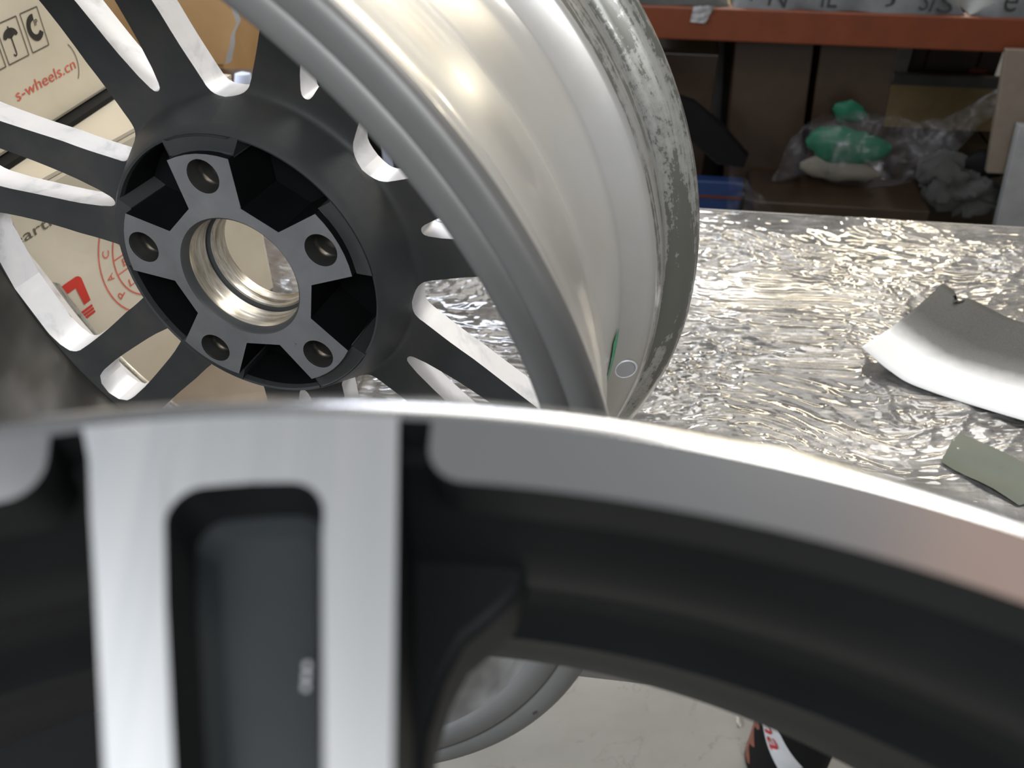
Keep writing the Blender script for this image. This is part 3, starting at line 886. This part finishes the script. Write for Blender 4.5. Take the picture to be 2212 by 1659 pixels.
# clear bag with a green sponge and cloth inside
def sweep(spine, n=40, seed=0, flat=.75, amp=.10):
    V = []; F = []
    m = len(spine)
    for i, (u, z, r) in enumerate(spine):
        a = spine[max(i - 1, 0)]; b = spine[min(i + 1, m - 1)]
        d = Vector((b[0] - a[0], b[1] - a[1])).normalized(); nrm = Vector((-d.y, d.x))
        for k in range(n):
            t = 2 * pi * k / n
            q = r * (1 + amp * (2 * float(vnoise(np.array(i * .55 + 3), np.array(k * .7), seed)) - 1) + amp * .6 * (2 * float(vnoise(np.array(i * 1.7), np.array(k * 2.1), seed + 1)) - 1))
            V.append(RK(u + nrm.x * q * cos(t), .015 + q * flat * sin(t), z + nrm.y * q * cos(t)))
    for i in range(m - 1):
        for k in range(n): F.append((i * n + k, (i + 1) * n + k, (i + 1) * n + (k + 1) % n, i * n + (k + 1) % n))
    return V, F
def dens(sp, k=5):
    o = []
    for i in range(len(sp) - 1):
        for j in range(k):
            t = j / k; o.append(tuple(sp[i][q] * (1 - t) + sp[i + 1][q] * t for q in range(3)))
    return o + [sp[-1]]
sp = dens([(.355, .228, .004), (.385, .25, .022), (.425, .30, .055), (.47, .33, .084), (.55, .325, .092), (.65, .325, .088), (.72, .345, .070), (.775, .385, .045), (.815, .43, .028), (.845, .46, .026), (.872, .472, .038)])
bag = empty('plastic_bag', (R0 + rr * .6), label='clear crumpled plastic bag with a green sponge inside, below the orange beam', cat='bag')
bag.location.z = .22
bpy.context.view_layer.update(); binv = bag.matrix_world.inverted()
V, F = sweep(sp, 44, 2, .7, .12)
o = mk('bag_film', V, F, M['film'], smooth=60); o.parent = bag; o.matrix_parent_inverse = binv
V, F = sweep(dens([(.425, .335, .01), (.45, .345, .035), (.50, .335, .05), (.56, .325, .045), (.62, .33, .028), (.64, .335, .008)], 3), 24, 4, .5, .15)
mk('sponge', V, F, M['green'], smooth=40, label='green sponge inside the clear bag', cat='sponge')
V, F = sweep(dens([(.42, .275, .008), (.46, .275, .03), (.53, .272, .035), (.60, .262, .022), (.63, .26, .006)], 3), 20, 1, .5, .15)
mk('beige_cloth', V, F, M['beige'], smooth=40, label='beige cloth in the bag under the green sponge', cat='cloth')
V, F = sweep(dens([(.49, .43, .006), (.52, .42, .03), (.56, .41, .02), (.58, .41, .004)], 3), 18, 3, .5, .2)
mk('green_cloth', [(x, y + .05, z - .01) for x, y, z in V], F, M['green'], smooth=40, label='dull green bundle showing just above the bag', cat='cloth')
# what the bag rests on: low carton; plus cloth and black round things at right
rthing('brown_carton', rbox(RK, .30, .74, -.11, .085, .081, .222), M['brown'], 'low brown carton carrying the plastic bag', 'box', .003, group='brown cartons in the rack')
V, F = sweep(dens([(.73, .25, .01), (.76, .28, .05), (.82, .24, .06), (.88, .22, .055), (.94, .21, .03)], 4), 30, 5, .6, .45)
mk('grey_rag', V, F, M['cloth'], smooth=50, label='crumpled grey rag at the lower right of the rack', cat='rag')
V, F = sweep(dens([(.83, .305, .012), (.86, .31, .035), (.90, .31, .04), (.93, .30, .03)], 3), 20, 6, .6, .1)
mk('black_pad', V, F, M['blackm'], smooth=50, label='rounded black pad lying above the grey rag', cat='pad')

# sacks on the beam, with black lettering
def sack(u0, u1, seed, label):
    V = []; F = []; nu, nv = 30, 16
    for i in range(nu):
        for j in range(nv):
            s = i / (nu - 1); a = pi * j / (nv - 1)
            q = min(1, 6 * s, 6 * (1 - s)) ** .5
            y = .012 + .10 * (1 - cos(a)) * 1.6
            hgt = .11 * sin(a) * q * (.85 + .3 * float(vnoise(np.array(s * 6), np.array(j * .5), seed)))
            V.append(RK(u0 + (u1 - u0) * s, y - .005 + .012 * float(vnoise(np.array(s * 14), np.array(j * .8), seed + 1)),   .666 + max(hgt, .0) - (.006 * float(vnoise(np.array(s * 9), np.array(2.), seed)) if j == 0 else 0)))
    for i in range(nu - 1):
        for j in range(nv - 1): F.append((i * nv + j, (i + 1) * nv + j, (i + 1) * nv + j + 1, i * nv + j + 1))
    root = mk('plastic_sack', V, F, M['sack'], smooth=60, label=label, cat='sack', group='sacks lying on the orange beam')
    return root
s1_ = sack(.185, .72, 1, 'white sack with black lettering lying on the orange beam')
s2_ = sack(.73, 1.5, 3, 'grey sack at the right end of the orange beam')
s3_ = sack(-.6, .175, 5, 'dark sack on the beam beside the wheel rim')
s3_.data.materials[0] = M['cloth']
def rtext(body, u, z, wdt, hgt, par, rot=0):
    v, f = text_mesh(body, 1)
    xs = [p[0] for p in v]; ys = [p[1] for p in v]; x0, y0 = min(xs), min(ys)
    sx = wdt / (max(xs) - x0); sy = hgt / (max(ys) - y0)
    out = []
    for x, y, _ in v:
        x = (x - x0) * sx; y = (y - y0) * sy
        out.append(RK(u + x * cos(rot) - y * sin(rot), -.006, z + x * sin(rot) + y * cos(rot)))
    return mk('lettering', out, f, M['ink'], par, smooth=0)
rtext('V', .205, .678, .040, .045, s1_, .3)
rtext('N', .262, .676, .042, .045, s1_, -.1)
rtext('IE', .385, .676, .036, .050, s1_)
rtext('J', .530, .682, .022, .045, s1_, .1)
rtext('SI', .605, .678, .030, .042, s1_, -.15)
rtext('S', .645, .675, .036, .042, s1_, -.1)
rtext('e', .79, .680, .03, .04, s2_)
# paper scrap stuck on the beam
rsheet('paper_scrap', [(.085, .633), (.122, .630), (.140, .672), (.090, .668)], M['white'], 'torn white paper scrap stuck on the orange beam', 'paper', .004, 8, off=-.006)

# ------------------------------------------------------------------ oversprayed paper on the bench
def paper():
    # near edge (t=0): A -> B, curved ; far edge (t=1)
    n, m_ = 30, 16
    A = Vector((.3056, .6095, .772)); Mid = Vector((.3507, .574, .7535)); Bq = Vector((.4146, .527, .757))
    C = Vector((.4262, .7282, .765)); Cq = Vector((.4775, .6616, .762))
    d = (Bq - Mid); Bx = Bq + d * 1.6 + Vector((0, 0, .006)); Cx = Bx + (Cq - Bq) + Vector((.02, .0, .004))
    near = [A, A.lerp(Mid, .5) - Vector((0, 0, .004)), Mid, Bq, Bx]
    V = []; F = []; UV = []
    def q(pts, s):
        x = s * (len(pts) - 1); i = min(int(x), len(pts) - 2); t = x - i
        p0 = pts[max(i - 1, 0)]; p1 = pts[i]; p2 = pts[i + 1]; p3 = pts[min(i + 2, len(pts) - 1)]
        return .5 * ((2 * p1) + (p2 - p0) * t + (2 * p0 - 5 * p1 + 4 * p2 - p3) * t * t + (3 * p1 - p0 - 3 * p2 + p3) * t ** 3)
    farp = [C, C.lerp(Cq, .45) + Vector((-.004, -.002, .001)), Cq, Cq.lerp(Cx, .5), Cx]
    for i in range(n):
        for j in range(m_):
            s, t = i / (n - 1), j / (m_ - 1)
            a = q(near, s); b = q(farp, s)
            tt = t
            if j == m_ - 1 and abs(s - .17) < .04: tt = t - .14 * (1 - abs(s - .17) / .04)
            p = a.lerp(b, tt); p.z += -.006 * sin(pi * t) * (1 - .3 * s)
            p.z = max(p.z + .0015, .7550)
            V.append(p); UV.append((s, t))
    for i in range(n - 1):
        for j in range(m_ - 1): F.append((i * m_ + j, (i + 1) * m_ + j, (i + 1) * m_ + j + 1, i * m_ + j + 1))
    o = mk('paper_sheet', V, F, M['paper'], smooth=60, label='curled white paper with black overspray along its far edge', cat='paper')
    uv = o.data.uv_layers.new(name='UVMap')
    for lp in o.data.loops: uv.data[lp.index].uv = UV[lp.vertex_index]
    sm = o.modifiers.new('thickness', 'SOLIDIFY'); sm.thickness = .0003
paper()

# ------------------------------------------------------------------ on the floor under the bench
CC = Vector((.352 + .045, .617 + .030, 0)); CR = .055
can = empty('spray_can', tuple(CC), label='dark tin with orange print and white red-lettered label on the floor', cat='can')
def cadd(name, V, F, mat, sm=40, **kw):
    return mk(name, V, F, mat, can, smooth=sm, **kw)
V, F = lathe([(.001, 0), (CR, 0), (CR, .19), (CR - .003, .195), (CR - .012, .200), (CR - .016, .212), (.02, .214), (.019, .235), (.001, .236)], 48, closed=False)
cadd('body', V, F, M['blackm'])
V, F = lathe([(CR + .0012, .004), (CR + .0016, .006), (CR + .0012, .008)], 48, closed=False); cadd('seam', V, F, M['steel'])
def wrapc(pts2, faces, off): return [((CR + off) * cos(a), (CR + off) * sin(a), z) for a, z in pts2], faces
TH = atan2(-CC.y, -CC.x)          # angle of the side that faces the camera
def band(s0, s1, w0, w1, n=20, m=7):   # diagonal label strip in (arc, height)
    pts = []; F = []
    for i in range(n + 1):
        s = s0 + (s1 - s0) * i / n
        for j in range(m):
            w_ = w0 + (w1 - w0) * j / (m - 1)
            # strip runs downwards to the right
            x = s * .62 + w_ * .78; z = -s * .78 + w_ * .62
            pts.append((TH + (x - .024) / CR, .125 + z))
    for i in range(n):
        for j in range(m - 1): F.append((i * m + j, i * m + j + 1, (i + 1) * m + j + 1, (i + 1) * m + j))
    return pts, F
p, F = band(-.055, .055, -.017, .019); V, F = wrapc(p, F, .0008); cadd('label_band', V, F, M['label'])
v, f = text_mesh('ha', 1)
xs = [q[0] for q in v]; ys = [q[1] for q in v]
pts = []
for x, y, _ in v:
    s = (x - min(xs)) / (max(xs) - min(xs)) * .046 - .026; w_ = (y - min(ys)) / (max(ys) - min(ys)) * .024 - .011
    pts.append((TH + (s * .62 + w_ * .78 - .024) / CR, .125 - s * .78 + w_ * .62))
V, F = wrapc(pts, f, .0024); cadd('label_text', V, F, M['labelred'])
p = []
for a, z in ((-1.5, .02), (-.75, .02), (-.85, .06), (-.70, .09), (-.95, .13), (-1.1, .185), (-1.5, .185)): p.append((TH + a, z))
V, F = wrapc(p, [tuple(range(len(p)))], .0006)
n = 20; V = []; F = []
for i in range(n + 1):
    z = .01 + .175 * i / n; a_end = -.98 + .16 * sin(i * 1.3) - .12 * (i / n)
    for k in range(5): a = TH - 1.7 + (a_end + 1.7) * k / 4; V.append(((CR + .0006) * cos(a), (CR + .0006) * sin(a), z))
for i in range(n):
    for k in range(4): F.append((i * 5 + k, i * 5 + k + 1, (i + 1) * 5 + k + 1, (i + 1) * 5 + k))
cadd('orange_print', V, F, M['can_red'])

V = []; 
for k in range(8):
    a = k * pi / 4; V.append((.3455 + .0035 * cos(a), .7135 + .010 * sin(a), .001 + .002 * (k % 2)))
V.append((.3455, .7135, .005))
mk('floor_chip', V, [(k, (k + 1) % 8, 8) for k in range(8)], M['stone'], smooth=0, label='pale chip of debris on the concrete beside the tin', cat='debris')
